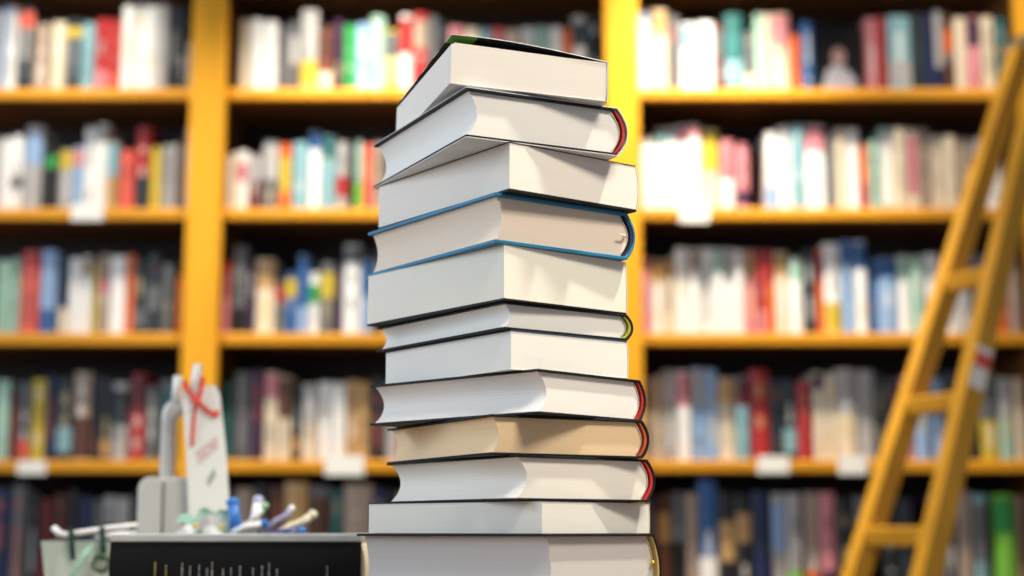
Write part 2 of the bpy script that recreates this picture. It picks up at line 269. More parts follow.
def shelf_book(x0, x1, zb, h, dep, yb, c1, band):
    """bound book standing on its tail: rounded spine to the front, boards, page block showing at the head"""
    wd = x1 - x0; bm = bmesh.new(); lay = bm.loops.layers.float_color.new('Col')
    col1 = rgb(*PAL[c1][0]); paper = (0.72, 0.66, 0.52, 1)
    def paint(fs, c):
        for f in fs:
            for l in f.loops: l[lay] = c
    def jit(c, a): return tuple(max(0, min(0.9, v * a)) for v in c[:3]) + (1,)
    n = 7; bul = min(0.007, wd * 0.22)
    prof = [(-wd / 2 + wd * i / (n - 1), -bul * (1 - (2 * i / (n - 1) - 1) ** 2)) for i in range(n)]
    # rows up the spine, painted with cover bands and, near some tops, shelf shade
    cuts = [0, 1]
    if band: cuts += [band[1], band[2]]
    tb = sorted(rnd.uniform(.12, .9) for _ in range(4))
    tc = rnd.choice([(.85, .82, .75, 1), (.02, .02, .02, 1), (.7, .5, .1, 1), jit(col1, 1.6), jit(col1, .5)])
    if sum(col1[:3]) < .5: tc = rnd.choice([(.8, .78, .72, 1), (.55, .45, .2, 1), jit(col1, 2.4), (.5, .1, .06, 1), (.35, .4, .42, 1)])
    cuts += tb; cuts = sorted(set(cuts))
    grid = [[bm.verts.new((p[0], p[1], h * c)) for p in prof] for c in cuts]
    for r in range(len(cuts) - 1):
        m = (cuts[r] + cuts[r + 1]) / 2
        c = col1
        if band and band[1] <= m <= band[2]: c = rgb(*PAL[band[0]][0])
        for k in range(n - 1):
            f = bm.faces.new((grid[r][k], grid[r][k + 1], grid[r + 1][k + 1], grid[r + 1][k])); cc = c
            if (tb[0] <= m <= tb[1] or tb[2] <= m <= tb[3]) and 2 <= k <= n - 4 and r % 2 == 1: cc = tuple(c[i] * .45 + tc[i] * .55 for i in range(3)) + (1,)
            paint([f], cc)
    # boards
    t = min(0.0022, wd * .12)
    paint(box(bm, -wd / 2, -wd / 2 + t, 0, dep, 0, h), col1); paint(box(bm, wd / 2 - t, wd / 2, 0, dep, 0, h), col1)
    top = bm.faces.new([bm.verts.new((p[0], p[1], h - .0005)) for p in prof]); paint([top], col1)
    # page block, 3 mm below the boards' head
    paint(box(bm, -wd / 2 + t, wd / 2 - t, 0.001, dep - .004, 0.003, h - .003), paper)
    o = link('book', bm, M['spine']); o.location = ((x0 + x1) / 2, yb, zb)
    return o
recs = []
for (bay, row), L in ROWS.items():
    zb = BASE[row] + .001
    for i, e in enumerate(L):
        x0, x1, yt, c1 = e[:4]; band = e[4:] if len(e) > 4 else None
        yb = YF + 0.045 + rnd.uniform(-.006, .012)
        X0 = at(x0 + .4, BASEPX[row] - 20, yb).x; X1 = at(x1 + .2, BASEPX[row] - 20, yb).x
        lo, hi = UP[bay] + UW / 2 + .001, UP[bay + 1] - UW / 2 - .001
        X0 = max(X0, lo); X1 = min(X1, hi)
        if X1 - X0 < .006: continue
        h = min(at(x0, yt + 2.5, yb).z - zb, 0.295)
        dep = min(.25, h * .66)
        o = shelf_book(X0, X1 - .0006, zb, h, dep, yb, c1, band)
        recs.append(dict(o=o, bay=bay, row=row, i=i, n=len(L), c=PAL[c1][1], w=X1 - X0, h=h, b=PAL[band[0]][1] if band else None,
                         l=PAL[L[i - 1][3]][1] if i else None, r=PAL[L[i + 1][3]][1] if i < len(L) - 1 else None, seg=L))
def lab(q, short=False):
    size = 'slim' if q['w'] < .028 else ('thick' if q['w'] > .042 else '')
    desc = f"{size} {q['c']} book".strip()
    if q['b'] and q['b'] != q['c'] and not short: desc = f"{q['c']} book with {q['b']} band"
    if q['l'] is None: nb = f"left of a {q['r']} one"
    elif q['r'] is None: nb = f"right of a {q['l']} one"
    else: nb = f"between {q['l']} and {q['r']}"
    return f"{desc} {nb}, {ROWN[q['row']]} shelf, {BAYN[q['bay']]} bay"
for q in recs:
    q['lab'] = lab(q)
    if len(q['lab'].split()) > 15: q['lab'] = lab(q, True)
groups = {}
for q in recs: groups.setdefault(q['lab'], []).append(q)
ORD = ['leftmost', 'second', 'third', 'fourth', 'fifth']
for k, g in groups.items():
    if len(g) > 1:
        g.sort(key=lambda q: q['o'].location.x)
        for j, q in enumerate(g):
            q['lab'] = (['left-hand', 'right-hand'][j] if len(g) == 2 else (['leftmost', 'middle', 'rightmost'][j] if len(g) == 3 else ORD[j])) + ' ' + q['lab']
for q in recs:
    tag(q['o'], q['lab'], 'book', f"books on the {ROWN[q['row']]} shelf, {BAYN[q['bay']]} bay")

# a book turned face out on the top shelf of the right bay: dark cover with a figure in a pale shirt
fo = thing('book', 'black book standing face out with a pale-shirted figure on its cover, top shelf', 'book', tuple(at(840, 90, YF + .05)[:2]) + (SH[1] + .001,))
wf = at(863, 90, YF + .05).x - at(818, 90, YF + .05).x; hf = at(840, 28, YF + .05).z - SH[1]
bm = bmesh.new(); box(bm, -wf / 2, wf / 2, 0, .003, 0, hf); box(bm, -wf / 2, wf / 2, .019, .022, 0, hf); box(bm, -wf / 2, -wf / 2 + .003, 0, .022, 0, hf); link('cover', bm, M['black'], fo)
mbox('page_block', (-wf / 2 + .003, wf / 2 - .003, .003, .019, .003, hf - .003), M['card'], fo)
def flat_poly(bm, pts, y, th=.0008):
    a = [bm.verts.new((x, y, z)) for x, z in pts]; b = [bm.verts.new((x, y - th, z)) for x, z in pts]
    bm.faces.new(a); bm.faces.new(b[::-1])
    for i in range(len(a)): bm.faces.new((a[i], a[(i + 1) % len(a)], b[(i + 1) % len(a)], b[i]))
pic = bmesh.new()
flat_poly(pic, [(-.050, .005), (.048, .005), (.046, .040), (.028, .062), (.010, .078), (-.018, .080), (-.038, .060)], 0)
link('cover_picture', pic, mat('printed_shirt', (.45, .45, .5, 1), .5, noise=.4, scale=(60, 60, 60)), fo)
pic = bmesh.new()
flat_poly(pic, [(.005 + .019 * math.cos(a) - .006, .105 + .027 * math.sin(a)) for a in [i * math.pi / 8 for i in range(16)]], 0)
link('cover_picture', pic, mat('printed_face', (.50, .30, .26, 1), .5, noise=.2, scale=(60, 60, 60)), fo)

# white shelf labels clipped on the shelf edges
for px0, px1, y0, y1, row, lb in ((71, 104, 196, 220, 2, 'white card label hanging on the second shelf edge, left bay'), (17, 46, 461, 474, 4, 'white label on the fourth shelf edge under the yellow book'),
                                  (325, 364, 440, 475, 4, 'white label on the fourth shelf edge, middle bay'), (680, 709, 196, 222, 2, 'white label on the second shelf edge, right bay'),
                                  (758, 789, 456, 473, 4, 'white label on the fourth shelf edge under the red book'), (839, 866, 450, 474, 4, 'white label on the fourth shelf edge just left of the ladder')):
    a = at(px0, y1, YF - .004); b = at(px1, y0, YF - .004); z1 = min(b.z, BASE[row] + .012)
    t = thing('shelf_label', lb, 'label', ((a.x + b.x) / 2, YF, BASE[row]), group='white labels on the shelf edges')
    hw = (b.x - a.x) / 2
    mbox('card', (-hw, hw, -.004, -.0028, a.z - BASE[row], z1 - BASE[row]), M['card'], t)
    mbox('holder', (-hw - .001, hw + .001, -.0027, -.0004, a.z - BASE[row] - .001, a.z - BASE[row] + .012), M['white'], t)

# ------------------------------------------------------------------ ladder leaning to the right, hooked on a rail
A = at(841, 572, 3.45); B = at(910, 572, 3.20); P = at(1108, -266, 3.70)
rdir = (B - A).normalized(); lean = ((P - (A + B) / 2)).normalized()
nd = lean.cross(rdir).normalized(); nd = nd if nd.x > 0 else -nd
nd = Vector((nd.x, nd.y, nd.z))
def tz(A0, z): return (z - A0.z) / (P.z - A0.z)
def ppos(A0, t): return A0 + (P - A0) * t
def proj(q): d = q.y * CT + q.z * ST; return 512 + F_PX * q.x / d, 288 - F_PX * (-q.y * ST + q.z * CT) / d
def t_of_y(A0, yy):
    lo, hi = 0, 1
    for _ in range(40):
        m = (lo + hi) / 2
        if proj(ppos(A0, m))[1] > yy: lo = m
        else: hi = m
    return lo
tt = t_of_y(A, 50); ztop = ppos(A, tt).z
lad = thing('ladder', 'leaning amber wooden ladder with narrowing rails, in front of the right bay', 'ladder', tuple(ppos(A, tz(A, FLOOR))))
lo_ = Vector(lad.location)
RT, RWID = 0.046, 0.050
def rail(A0):
    p0, p1 = ppos(A0, tz(A0, FLOOR)) - lo_, ppos(A0, tz(A0, ztop)) - lo_
    bm = bmesh.new()
    h0, h1 = rdir * RT, nd * RWID
    a = [p0, p0 + h0, p0 + h0 + h1, p0 + h1]; ax = (p1 - p0)
    a = [v - ax * (v.z - p0.z) / ax.z for v in a]               # foot cut level with the floor
    b = [p1 + k for k in (Vector(), h0, h0 + h1, h1)]
    va = [bm.verts.new(v) for v in a]; vb = [bm.verts.new(v) for v in b]
    for k in range(4): bm.faces.new((va[k], va[(k + 1) % 4], vb[(k + 1) % 4], vb[k]))
    bm.faces.new(va[::-1]); bm.faces.new(vb)
    return link('rail', bm, M['ladder'], lad, bevel=.004)
rail(A); rr = rail(B)
z_r = [ppos(A, t_of_y(A, yy)).z for yy in (284, 405, 533)]
z_r += [z_r[2] - (z_r[1] - z_r[2]) * k for k in (1, 2, 3)]
for zr in z_r:
    if zr < FLOOR + .05: continue
    pa = ppos(A, tz(A, zr)) + rdir * RT * .6 + nd * RWID * .42; pb = ppos(B, tz(B, zr)) + rdir * RT * .4 + nd * RWID * .42
    bm = bmesh.new(); d = (pb - pa); side = Vector((nd.x, nd.y, 0)).normalized() * .030
    bar(bm, pa - side * .5 - Vector((0, 0, .021)) - lo_, pb - side * .5 - Vector((0, 0, .021)) - lo_, side, Vector((0, 0, .042)))
    link('rung', bm, M['ladder'], lad, bevel=.006, seg=3)
# red and white sticker on the outer face of the right rail
def on_outer(py, s, lift=.0012):
    t = t_of_y(B, py); return ppos(B, t) + rdir * (RT + lift) + nd * RWID * s - lo_
def sticker(y0, y1, m, lift):
    bm = bmesh.new(); q = [on_outer(y0, .1, lift), on_outer(y0, .9, lift), on_outer(y1, .9, lift), on_outer(y1, .1, lift)]
    q2 = [v - rdir * .001 for v in q]; a = [bm.verts.new(v) for v in q]; b = [bm.verts.new(v) for v in q2]
    bm.faces.new(a); bm.faces.new(b[::-1])
    for k in range(4): bm.faces.new((a[k], a[(k + 1) % 4], b[(k + 1) % 4], b[k]))
    return link('sticker', bm, m, rr)
sticker(346, 386, M['card'], .0012); sticker(352, 366, M['red'], .0018)
# steel hooks and cross bar at the ladder's top
T0 = ppos(A, tt) + nd * RWID * .5; up = Vector((0, 0, .026)); pA = T0 - rdir * .06 + up; pB = T0 + rdir * .30 + up
bm = bmesh.new(); tube(bm, [pA - lo_, pB - lo_], .013, 14); link('top_bar', bm, M['steel'], lad)
for A0 in (A, B):
    c = ppos(A0, tz(A0, ztop)) + rdir * RT * .5 + nd * RWID * .5 - lo_
    e = T0 + rdir * ((c + lo_ - T0).dot(rdir)) + up - lo_
    bm = bmesh.new(); strap(bm, [c - Vector((0, 0, .03)), e + nd * .016, e + Vector((0, 0, .017)), e - nd * .017], rdir * .014, nd * .0012 + Vector((0, 0, .001))); link('hook', bm, M['steel'], lad)

# ------------------------------------------------------------------ the counter
TAB = -0.074
ct = thing('counter', 'dark wooden counter carrying the stack of books', 'counter', (-.1, 1.6, FLOOR))
mbox('counter_top', (-1.3, 1.0, -.55, .66, TAB - .035 - FLOOR, TAB - FLOOR), M['counter'], ct, .004)
mbox('counter_body', (-1.25, .95, -.5, .6, 0, TAB - .035 - FLOOR), M['board'], ct, .003)

# ------------------------------------------------------------------ the stack of books
Z = [.4478, .4035, .3555, .3088, .2611, .2089, .1832, .1459, .1048, .0678, .0266, -.0035, TAB]
FIT = [(-.0171, 1.4696, .3019, .155, .2274), (-.0221, 1.4761, .4580, .1613, .2362), (-.0084, 1.4894, .6422, .1567, .2296), (-.0193, 1.4968, .6148, .1575, .2353),
       (-.0187, 1.5, .6730, .1541, .2296), (-.0143, 1.5057, .6297, .1493, .2282), (-.0091, 1.5036, .6377, .1424, .2195), (-.0093, 1.4999, .8086, .1487, .2330),
       (-.0022, 1.5112, .5017, .1655, .2314), (.0013, 1.5055, .6366, .1585, .2239), (-.0043, 1.5036, .8474, .1635, .2281), (-.0072, 1.489, .8938, .1705, .2375)]
def cov(name, col, rough=.6): return mat(name, col, rough, noise=.15, scale=(30, 30, 30), bump=.03)
CREAM = (.82, .77, .68, 1); WARMP = (.80, .72, .58, 1); TANP = (.80, .64, .42, 1)
KC = (.010, .010, .012, 1)
def arcx(x, bul, z0, z1, n, i):
    u = 2 * i / n - 1; return (x + bul * (1 - u * u), z0 + (z1 - z0) * i / n)
def placed(i, label):
    cx, cy, ph, W, L = FIT[i]; er = Vector((math.cos(ph), math.sin(ph))); el = Vector((-math.sin(ph), math.cos(ph)))
    c = Vector((cx, cy)) - er * W / 2 - el * L / 2
    t = thing('book', label, 'book', (c.x, c.y, Z[i + 1]), ph, 'books in the tall stack on the counter')
    return t, W, L, Z[i] - Z[i + 1]
def hardcover(i, label, cover, inner, pages, sag=.010, bul=.010, sq=.004, bt=.0021, under=None, band=None, jacket=None):
    t, W, L, H = placed(i, label); n = 12; H -= .0002; bm = bmesh.new()
    if jacket:
        j_ = .0007; o = [(0, 0), (W * .5, 0)] + [arcx(W, bul, 0, H, n, k) for k in range(n + 1)] + [(W * .5, H), (0, H)]
        q = [(0, j_), (W * .5, j_)] + [arcx(W - j_, bul, j_, H - j_, n, k) for k in range(n + 1)] + [(W * .5, H - j_), (0, H - j_)]
        ribbon_prism(bm, o, q, 0, L); link('dust_jacket', bm, jacket, t)['label'] = 'pale paper dust jacket'
        # the boards sit inside the paper jacket
        bm = bmesh.new(); o = [(p[0], max(j_ + .00005, min(H - j_ - .00005, p[1]))) for p in [(0, 0), (W - .006, 0), (W - .006, H), (0, H)]]
        ribbon_prism(bm, [(0.0003, j_), (W - .006, j_)], [(0.0003, j_ + bt), (W - .006, j_ + bt)], .0003, L - .0003); ribbon_prism(bm, [(0.0003, H - j_), (W - .006, H - j_)], [(0.0003, H - j_ - bt), (W - .006, H - j_ - bt)], .0003, L - .0003)
        link('cover', bm, cover, t); bt += j_; bm = bmesh.new(); under = None
    o = [(0, 0), (W * .5, 0), (W - .006, 0)] + [arcx(W, bul, 0, H, n, k) for k in range(n + 1)] + [(W - .006, H), (W * .5, H), (0, H)]
    q = [(0, bt), (W * .5, bt), (W - .008, bt)] + [arcx(W - .0022, bul, bt, H - bt, n, k) for k in range(n + 1)] + [(W - .008, H - bt), (W * .5, H - bt), (0, H - bt)]
    if not jacket:
        ribbon_prism(bm, o, q, 0, L); c = link('cover', bm, [cover, under or cover], t, bevel=.0004, seg=1)
    if under and not jacket:
        for p in c.data.polygons:
            if abs(p.normal.z) > .9 and p.center.z < bt * .5: p.material_index = 1
    # pasted lining behind the spine
    bm = bmesh.new(); a = [arcx(W - .0024, bul - .0003, bt + .0004, H - bt - .0004, n, k) for k in range(n + 1)]; b = [arcx(W - .0034, bul - .0022, bt + .0004, H - bt - .0004, n, k) for k in range(n + 1)]
    ribbon_prism(bm, a, b, .001, L - .001); link('spine_lining', bm, inner, t)
    # page block: hollow fore-edge to the left, round back to the right
    bm = bmesh.new(); z0, z1 = bt + .0001, H - bt - .0001
    a = [arcx(sq, sag, z0, z1, n, k) for k in range(n + 1)]; b = [arcx(W - .0056, bul - .0022, z0, z1, n, k) for k in range(n + 1)]
    ribbon_prism(bm, a, b, sq, L - sq); pg = link('page_block', bm, pages, t)
    # endband
    bm = bmesh.new(); a = [arcx(W - .0060, bul - .0024, z0 + .003, z1 - .003, n, k) for k in range(n + 1)]; b = [arcx(W - .0051, bul - .0024, z0 + .003, z1 - .003, n, k) for k in range(n + 1)]
    ribbon_prism(bm, a, b, sq - .0012, sq + .001); link('endband', bm, band or cov('endband', (.60, .52, .40, 1)), pg)
    return t, W, L, H
def paperback(i, label, top, bottom, spine, pages, bow=.0015, tt=.0007, tb=.0007):
    t, W, L, H = placed(i, label); H -= .0002; n = 8
    bm = bmesh.new(); a = [arcx(.0006, .0, tb, H - tt, n, k) for k in range(n + 1)]; b = [arcx(W - .0012, bow, tb, H - tt, n, k) for k in range(n + 1)]
    ribbon_prism(bm, a, b, .0006, L - .0006); link('page_block', bm, pages, t)
    bm = bmesh.new()
    box(bm, 0, W - .001, 0, L, H - tt, H, 0); box(bm, 0, W - .001, 0, L, 0, tb, 1)
    a = [arcx(W - .0011, bow, 0, H, n, k) for k in range(n + 1)]; b = [arcx(W - .0005, bow, 0, H, n, k) for k in range(n + 1)]
    ribbon_prism(bm, a, b, 0, L, 2)
    link('cover', bm, [top, bottom, spine], t); return t, W, L, H
black = cov('black_board', KC); blackpaper = cov('black_paper', (.010, .009, .009, 1), .6)
white_c = cov('white_paper_cover', (.72, .72, .70, 1), .45); redl = cov('red_lining', (.50, .025, .02, 1), .6); orl = cov('rust_lining', (.60, .10, .03, 1), .6)
bluec = cov('blue_cloth', (.012, .19, .36, 1), .5); navy = cov('navy_paper', (.02, .03, .07, 1)); olive = cov('olive_lining', (.45, .45, .04, 1), .6)
cream_c = cov('cream_paper_cover', (.78, .73, .62, 1), .5)
pg = [pages_mat('pages_%s' % k, c) for k, c in (('topmost', (.82, .75, .66, 1)), ('second', (.83, .79, .72, 1)), ('third', (.82, .75, .66, 1)), ('fourth', (.80, .66, .52, 1)), ('fifth', (.83, .78, .66, 1)), ('sixth', (.82, .79, .72, 1)),
      ('seventh', (.84, .80, .72, 1)), ('eighth', (.84, .79, .72, 1)), ('ninth', (.80, .58, .34, 1)), ('tenth', (.82, .77, .68, 1)), ('eleventh', (.74, .72, .64, 1)), ('twelfth', (.58, .55, .52, 1)))]

# topmost: paperback whose black front cover lifts off the pages, green inside
t, W, L, H = placed(0, 'topmost paperback of the stack, its black and green cover lifting open')
H0 = H - .0058; t.location.z += .0040; t.rotation_euler[1] = .026
bm = bmesh.new(); a = [arcx(.0006, 0, .0007, H0, 6, k) for k in range(7)]; b = [arcx(W - .0012, .001, .0007, H0, 6, k) for k in range(7)]
ribbon_prism(bm, a, b, .0006, L - .0006); link('page_block', bm, pg[0], t)
mbox('back_cover', (0, W, 0, L, 0, .0006), white_c, t)
bm = bmesh.new(); box(bm, W - .0002, W + .0006, 0, L, 0, H0 + .0006); link('spine', bm, white_c, t)
bm = bmesh.new(); nx, ny = 18, 10; top, bot = [], []
for j in range(ny + 1):
    v = j / ny; rt, rb = [], []
    for i in range(nx + 1):
        u = i / nx; z = H0 + .0002 + .0088 * (1 - v * .75) * (math.sin(math.pi * min(1, (1 - u) * .62 + .0)) ** 1.1)
        rt.append(bm.verts.new((u * W, v * L, z + .0006))); rb.append(bm.verts.new((u * W, v * L, z)))
    top.append(rt); bot.append(rb)
def q4(vs, mi): f = bm.faces.new(vs); f.material_index = mi; f.smooth = True
for j in range(ny):
    for i in range(nx):
        q4((top[j][i], top[j][i + 1], top[j + 1][i + 1], top[j + 1][i]), 0); q4((bot[j][i], bot[j + 1][i], bot[j + 1][i + 1], bot[j][i + 1]), (1 if i < 3 and j < 1 else 2))
for i in range(nx):
    q4((top[0][i], bot[0][i], bot[0][i + 1], top[0][i + 1]), 3); q4((top[ny][i], top[ny][i + 1], bot[ny][i + 1], bot[ny][i]), 3)
for j in range(ny):
    q4((top[j][0], top[j + 1][0], bot[j + 1][0], bot[j][0]), 2 if j % 2 else 3); q4((top[j][nx], bot[j][nx], bot[j + 1][nx], top[j + 1][nx]), 0)
fc = link('front_cover', bm, [blackpaper, cov('green_print', (.10, .30, .02, 1)), blackpaper, white_c], t); fc['label'] = 'black lifted cover, green along its edge'
bm = bmesh.new(); a = [(.004, H0 + .0001), (.09, H0 + .0001), (.15, H0)]; b = [(.004, H0 + .0022), (.09, H0 + .0012), (.15, H0 + .0002)]
ribbon_prism(bm, a, b, .003, L - .003); link('flyleaf', bm, pg[0], t)

hardcover(1, 'second book from the top, hardcover with black boards and red lining, twisted out', black, redl, pg[1], .009, .011, bt=.0020, jacket=white_c)
paperback(2, 'thick cream paperback directly above the blue hardcover in the stack', blackpaper, blackpaper, cream_c, pg[2], .003, .0006, .0022)
t, W, L, H = hardcover(3, 'bright blue cloth hardcover with tan page edges, fourth from the top', bluec, navy, pg[3], .006, .011, bt=.0032)
bm = bmesh.new(); tube(bm, [(W - .001, .002, H * .5), (W - .004, -.001, H * .49), (W - .013, -.002, H * .51)], [.0016, .0012, .0005], 6); link('ribbon_marker', bm, M['card'], t)
paperback(4, 'thickest cream paperback, just under the blue hardcover', cream_c, blackpaper, cream_c, pg[4], .001, .0005, .0016)
hardcover(5, 'thin hardcover with olive spine lining, sixth from the top of the stack', black, olive, pg[5], .006, .008, bt=.0018)
paperback(6, 'white paperback in mid stack, narrower than its neighbours, flush edges', navy, white_c, cream_c, pg[6], .001, .0014, .0004)
hardcover(7, 'hardcover with black boards and dark red lining, directly above the tan-paged book', black, redl, pg[7], .012, .009)
hardcover(8, 'hardcover with yellowed tan pages and rust lining, fourth from the bottom', black, orl, pg[8], .006, .008)
hardcover(9, 'hardcover with cream pages and bright red lining, under the tan-paged book', black, cov('bright_red_lining', (.62, .03, .03, 1), .6), pg[9], .011, .010)
paperback(10, 'flat black-topped paperback, second from the bottom of the stack', blackpaper, blackpaper, cream_c, pg[10], .0005, .0007, .0004)
t, W, L, H = hardcover(11, 'thickest book, black hardcover at the very bottom of the stack', black, cov('ochre_lining', (.50, .38, .12, 1), .6), pg[11], .006, .012, sq=.006)
bm = bmesh.new(); tube(bm, [(W + .003, .004, H * .62), (W - .001, .002, H * .60), (W - .005, .001, H * .63)], [.0016, .0013, .0006], 6); link('ribbon_marker', bm, M['yellow'], t)

# ------------------------------------------------------------------ black book lying left behind the stack
yb = 1.68; xa, xb = at(110, 560, yb).x, at(361, 560, yb).x
bb = thing('book', 'large black hardcover lying flat left of the stack, edge sheen painted on its upper board', 'book', (xa, yb, TAB)); LX = xb - xa; HB = -.0045 - TAB
paleb = cov('edge_sheen_board', (.50, .52, .50, 1), .35)  # light along the upper edge is put into this pale grey
mbox('upper_board', (0, LX, -.002, .19, HB - .0085, HB), paleb, bb, .0015)['label'] = 'upper board with its edge sheen painted pale grey'
mbox('lower_board', (0, LX, -.002, .19, 0, .003), M['black'], bb, .001)
bm = bmesh.new(); n = 10
a = [(0 - .008 * (1 - (2 * k / n - 1) ** 2) * .3, .003 + (HB - .0115) * k / n) for k in range(n + 1)]; b = [(.004, p[1]) for p in a]
ribbon_prism(bm, a, b, 0, LX); bm.transform(Matrix(((0, 1, 0, 0), (1, 0, 0, 0), (0, 0, 1, 0), (0, 0, 0, 1)))); sp = link('spine', bm, M['black'], bb)
bm = bmesh.new(); a = [(.006, .0035 + (HB - .0125) * k / n) for k in range(n + 1)]; b = [(LX - .001 + .005 * (1 - (2 * k / n - 1) ** 2), a[k][1]) for k in range(n + 1)]
ribbon_prism(bm, a, b, .005, .182); link('page_block', bm, pages_mat('pages_black_book', (.82, .72, .52, 1)), bb)
# worn small print running up the spine: columns of tiny illegible strokes
pr = random.Random(3)
for px, ytop, kind in ((155, 562, 1), (166, 565, 1), (182, 563, 0), (190, 566, 0), (199, 565, 0), (207, 568, 0), (212, 562, 0), (223, 569, 0), (231, 568, 0), (240, 566, 0), (253, 568, 0), (262, 566, 0), (269, 563, 0), (277, 569, 0), (327, 566, 0)):
    X = at(px, 565, yb - .004).x - xa; z = at(px, ytop, yb - .004).z - TAB; bm = bmesh.new()
    L_, R_ = [], []
    while z > .008:                                    # one connected ragged strip per column of print
        hh = pr.uniform(.0008, .002); ww = pr.uniform(.0010, .0026) * .5
        L_ += [(X - ww, z), (X - ww, z - hh), (X - .0002, z - hh)]; R_ += [(X + ww, z), (X + ww, z - hh), (X + .0002, z - hh)]; z -= hh + pr.uniform(.0009, .0022)
        L_.append((X - .0002, z)); R_.append((X + .0002, z))
    poly = L_ + R_[::-1]; va = [bm.verts.new((p[0], -.0036, p[1])) for p in poly]; vb = [bm.verts.new((p[0], -.0022, p[1])) for p in poly]; n_ = len(L_)
    for k in range(n_ - 1):
        for r_ in (va, vb): bm.faces.new((r_[k], r_[k + 1], r_[2 * n_ - 2 - k], r_[2 * n_ - 1 - k]))
    for k in range(2 * n_): bm.faces.new((va[k], va[(k + 1) % (2 * n_)], vb[(k + 1) % (2 * n_)], vb[k]))
    link('print_column', bm, M['goldtext'] if kind else M['greytext'], sp)

# ------------------------------------------------------------------ grey stand with a loop, bookmark and red ribbon
YS = 2.08
st = thing('display_stand', 'grey stand with a rounded panel and a tall arched handle, left of the stack', 'stand', (at(165, 560, YS).x, YS, TAB))
so = Vector(st.location)
def q(px, py, dy=0.0): return at(px, py, YS + dy) - so
def outline_prism(name, pts, y0, y1, m, parent, bevel=.003, seg=3):
    bm = bmesh.new(); a = [bm.verts.new((p[0], y0, p[1])) for p in pts]; b = [bm.verts.new((p[0], y1, p[1])) for p in pts]
    bm.faces.new(a); bm.faces.new(b[::-1])
    for i in range(len(a)): bm.faces.new((a[i], a[(i + 1) % len(a)], b[(i + 1) % len(a)], b[i]))
    return link(name, bm, m, parent, bevel=bevel, seg=seg)
xl, xr, zt = q(139, 500).x, q(197, 500).x, q(150, 477).z
r_ = .016; pts = [(xl, 0), (xr, 0)] + [(xr - r_ + r_ * math.cos(a), zt - r_ + r_ * math.sin(a)) for a in [k * math.pi / 12 for k in range(7)]] + [(xl + r_ + r_ * math.cos(a), zt - r_ + r_ * math.sin(a)) for a in [math.pi / 2 + k * math.pi / 12 for k in range(7)]]
outline_prism('panel', pts, -.012, .012, M['grey'], st, .005)
xs = q(165, 500).x; mbox('seam', (xs - .001, xs + .001, -.0128, -.0115, .01, zt - .008), M['black'], st)
# arch: a flat bar loop rising behind the panel
xo0, xo1 = q(157, 440).x, q(212, 440).x; ztop_a = q(180, 397).z; zc = ztop_a - (xo1 - xo0) / 2
ro = (xo1 - xo0) / 2; ri = ro - q(172.5, 440).x + xo0; cxm = (xo0 + xo1) / 2
ang = [k * math.pi / 32 for k in range(33)]
sq_ = lambda v: math.copysign(abs(v) ** .62, v)
outer = [(cxm + ro, .02)] + [(cxm + ro * sq_(math.cos(a)), zc + ro * sq_(math.sin(a))) for a in ang] + [(cxm - ro, .02)]
inner = [(cxm + ri, .02)] + [(cxm + ri * math.cos(a), zc + ri * 1.0 * math.sin(a)) for a in ang] + [(cxm - ri, .02)]
bm = bmesh.new(); ribbon_prism(bm, outer, inner, .013, .031); link('handle', bm, M['grey'], st, bevel=.008, seg=4, smooth=True)
mbox('base_plate', (xl - .004, xr + .012, -.03, .045, 0, .006), M['grey'], st, .002)

bkm = thing('bookmark', 'long white card bookmark leaning on the grey stand, red ribbon tied at its top', 'bookmark', (at(207, 520, YS - .03).x, YS - .03, TAB))
bo = Vector(bkm.location)
def qb(px, py, dy=0.0): return at(px, py, YS - .03 + dy) - bo
c4 = [qb(192, 578), qb(234, 576), qb(226, 450), qb(220, 394), qb(215, 385), qb(186, 388), qb(182, 392), qb(186, 450)]
outline_prism('card', [(v.x, max(v.z, 0.0005)) for v in c4], -.0012, .0012, M['card'], bkm, 0)
for (a0, a1, nm) in (((176, 400), (178, 377), 'prong'), ((193, 398), (198, 366), 'prong')):
    bm = bmesh.new(); p0, p1 = qb(*a0, .004), qb(*a1, .004); p0 = p0 + (p0 - p1) * .15
    tube(bm, [p0, p1, p1 + (p1 - p0) * .06], [.0062, .0066, .003], 12); link(nm, bm, M['white'], bkm, smooth=True)
bm = bmesh.new()
def band(pp, wd=.0032):
    P3 = [qb(x, y, d) for x, y, d in pp]
    for p, pn in zip(P3, P3[1:]):
        d = (pn - p); side = d.cross(Vector((0, 1, 0))).normalized() * wd; strap(bm, [p - d * .08, pn + d * .08], side, (0, .0007, 0))
band([(184, 381, -.004), (189, 392, -.006), (197, 402, -.007)]); band([(203, 378, -.004), (201, 390, -.006), (197, 402, -.007)])
band([(197, 402, -.008), (206, 410, -.006), (215, 416, -.004), (218, 411, -.002)]); band([(196, 403, -.008), (194, 420, -.005), (192, 444, -.003)], .0022)
tube(bm, [qb(194, 400, -.009), qb(200, 404, -.009)], .005, 8)
link('red_ribbon', bm, M['red'], bkm)['label'] = 'red ribbon tied in a bow'
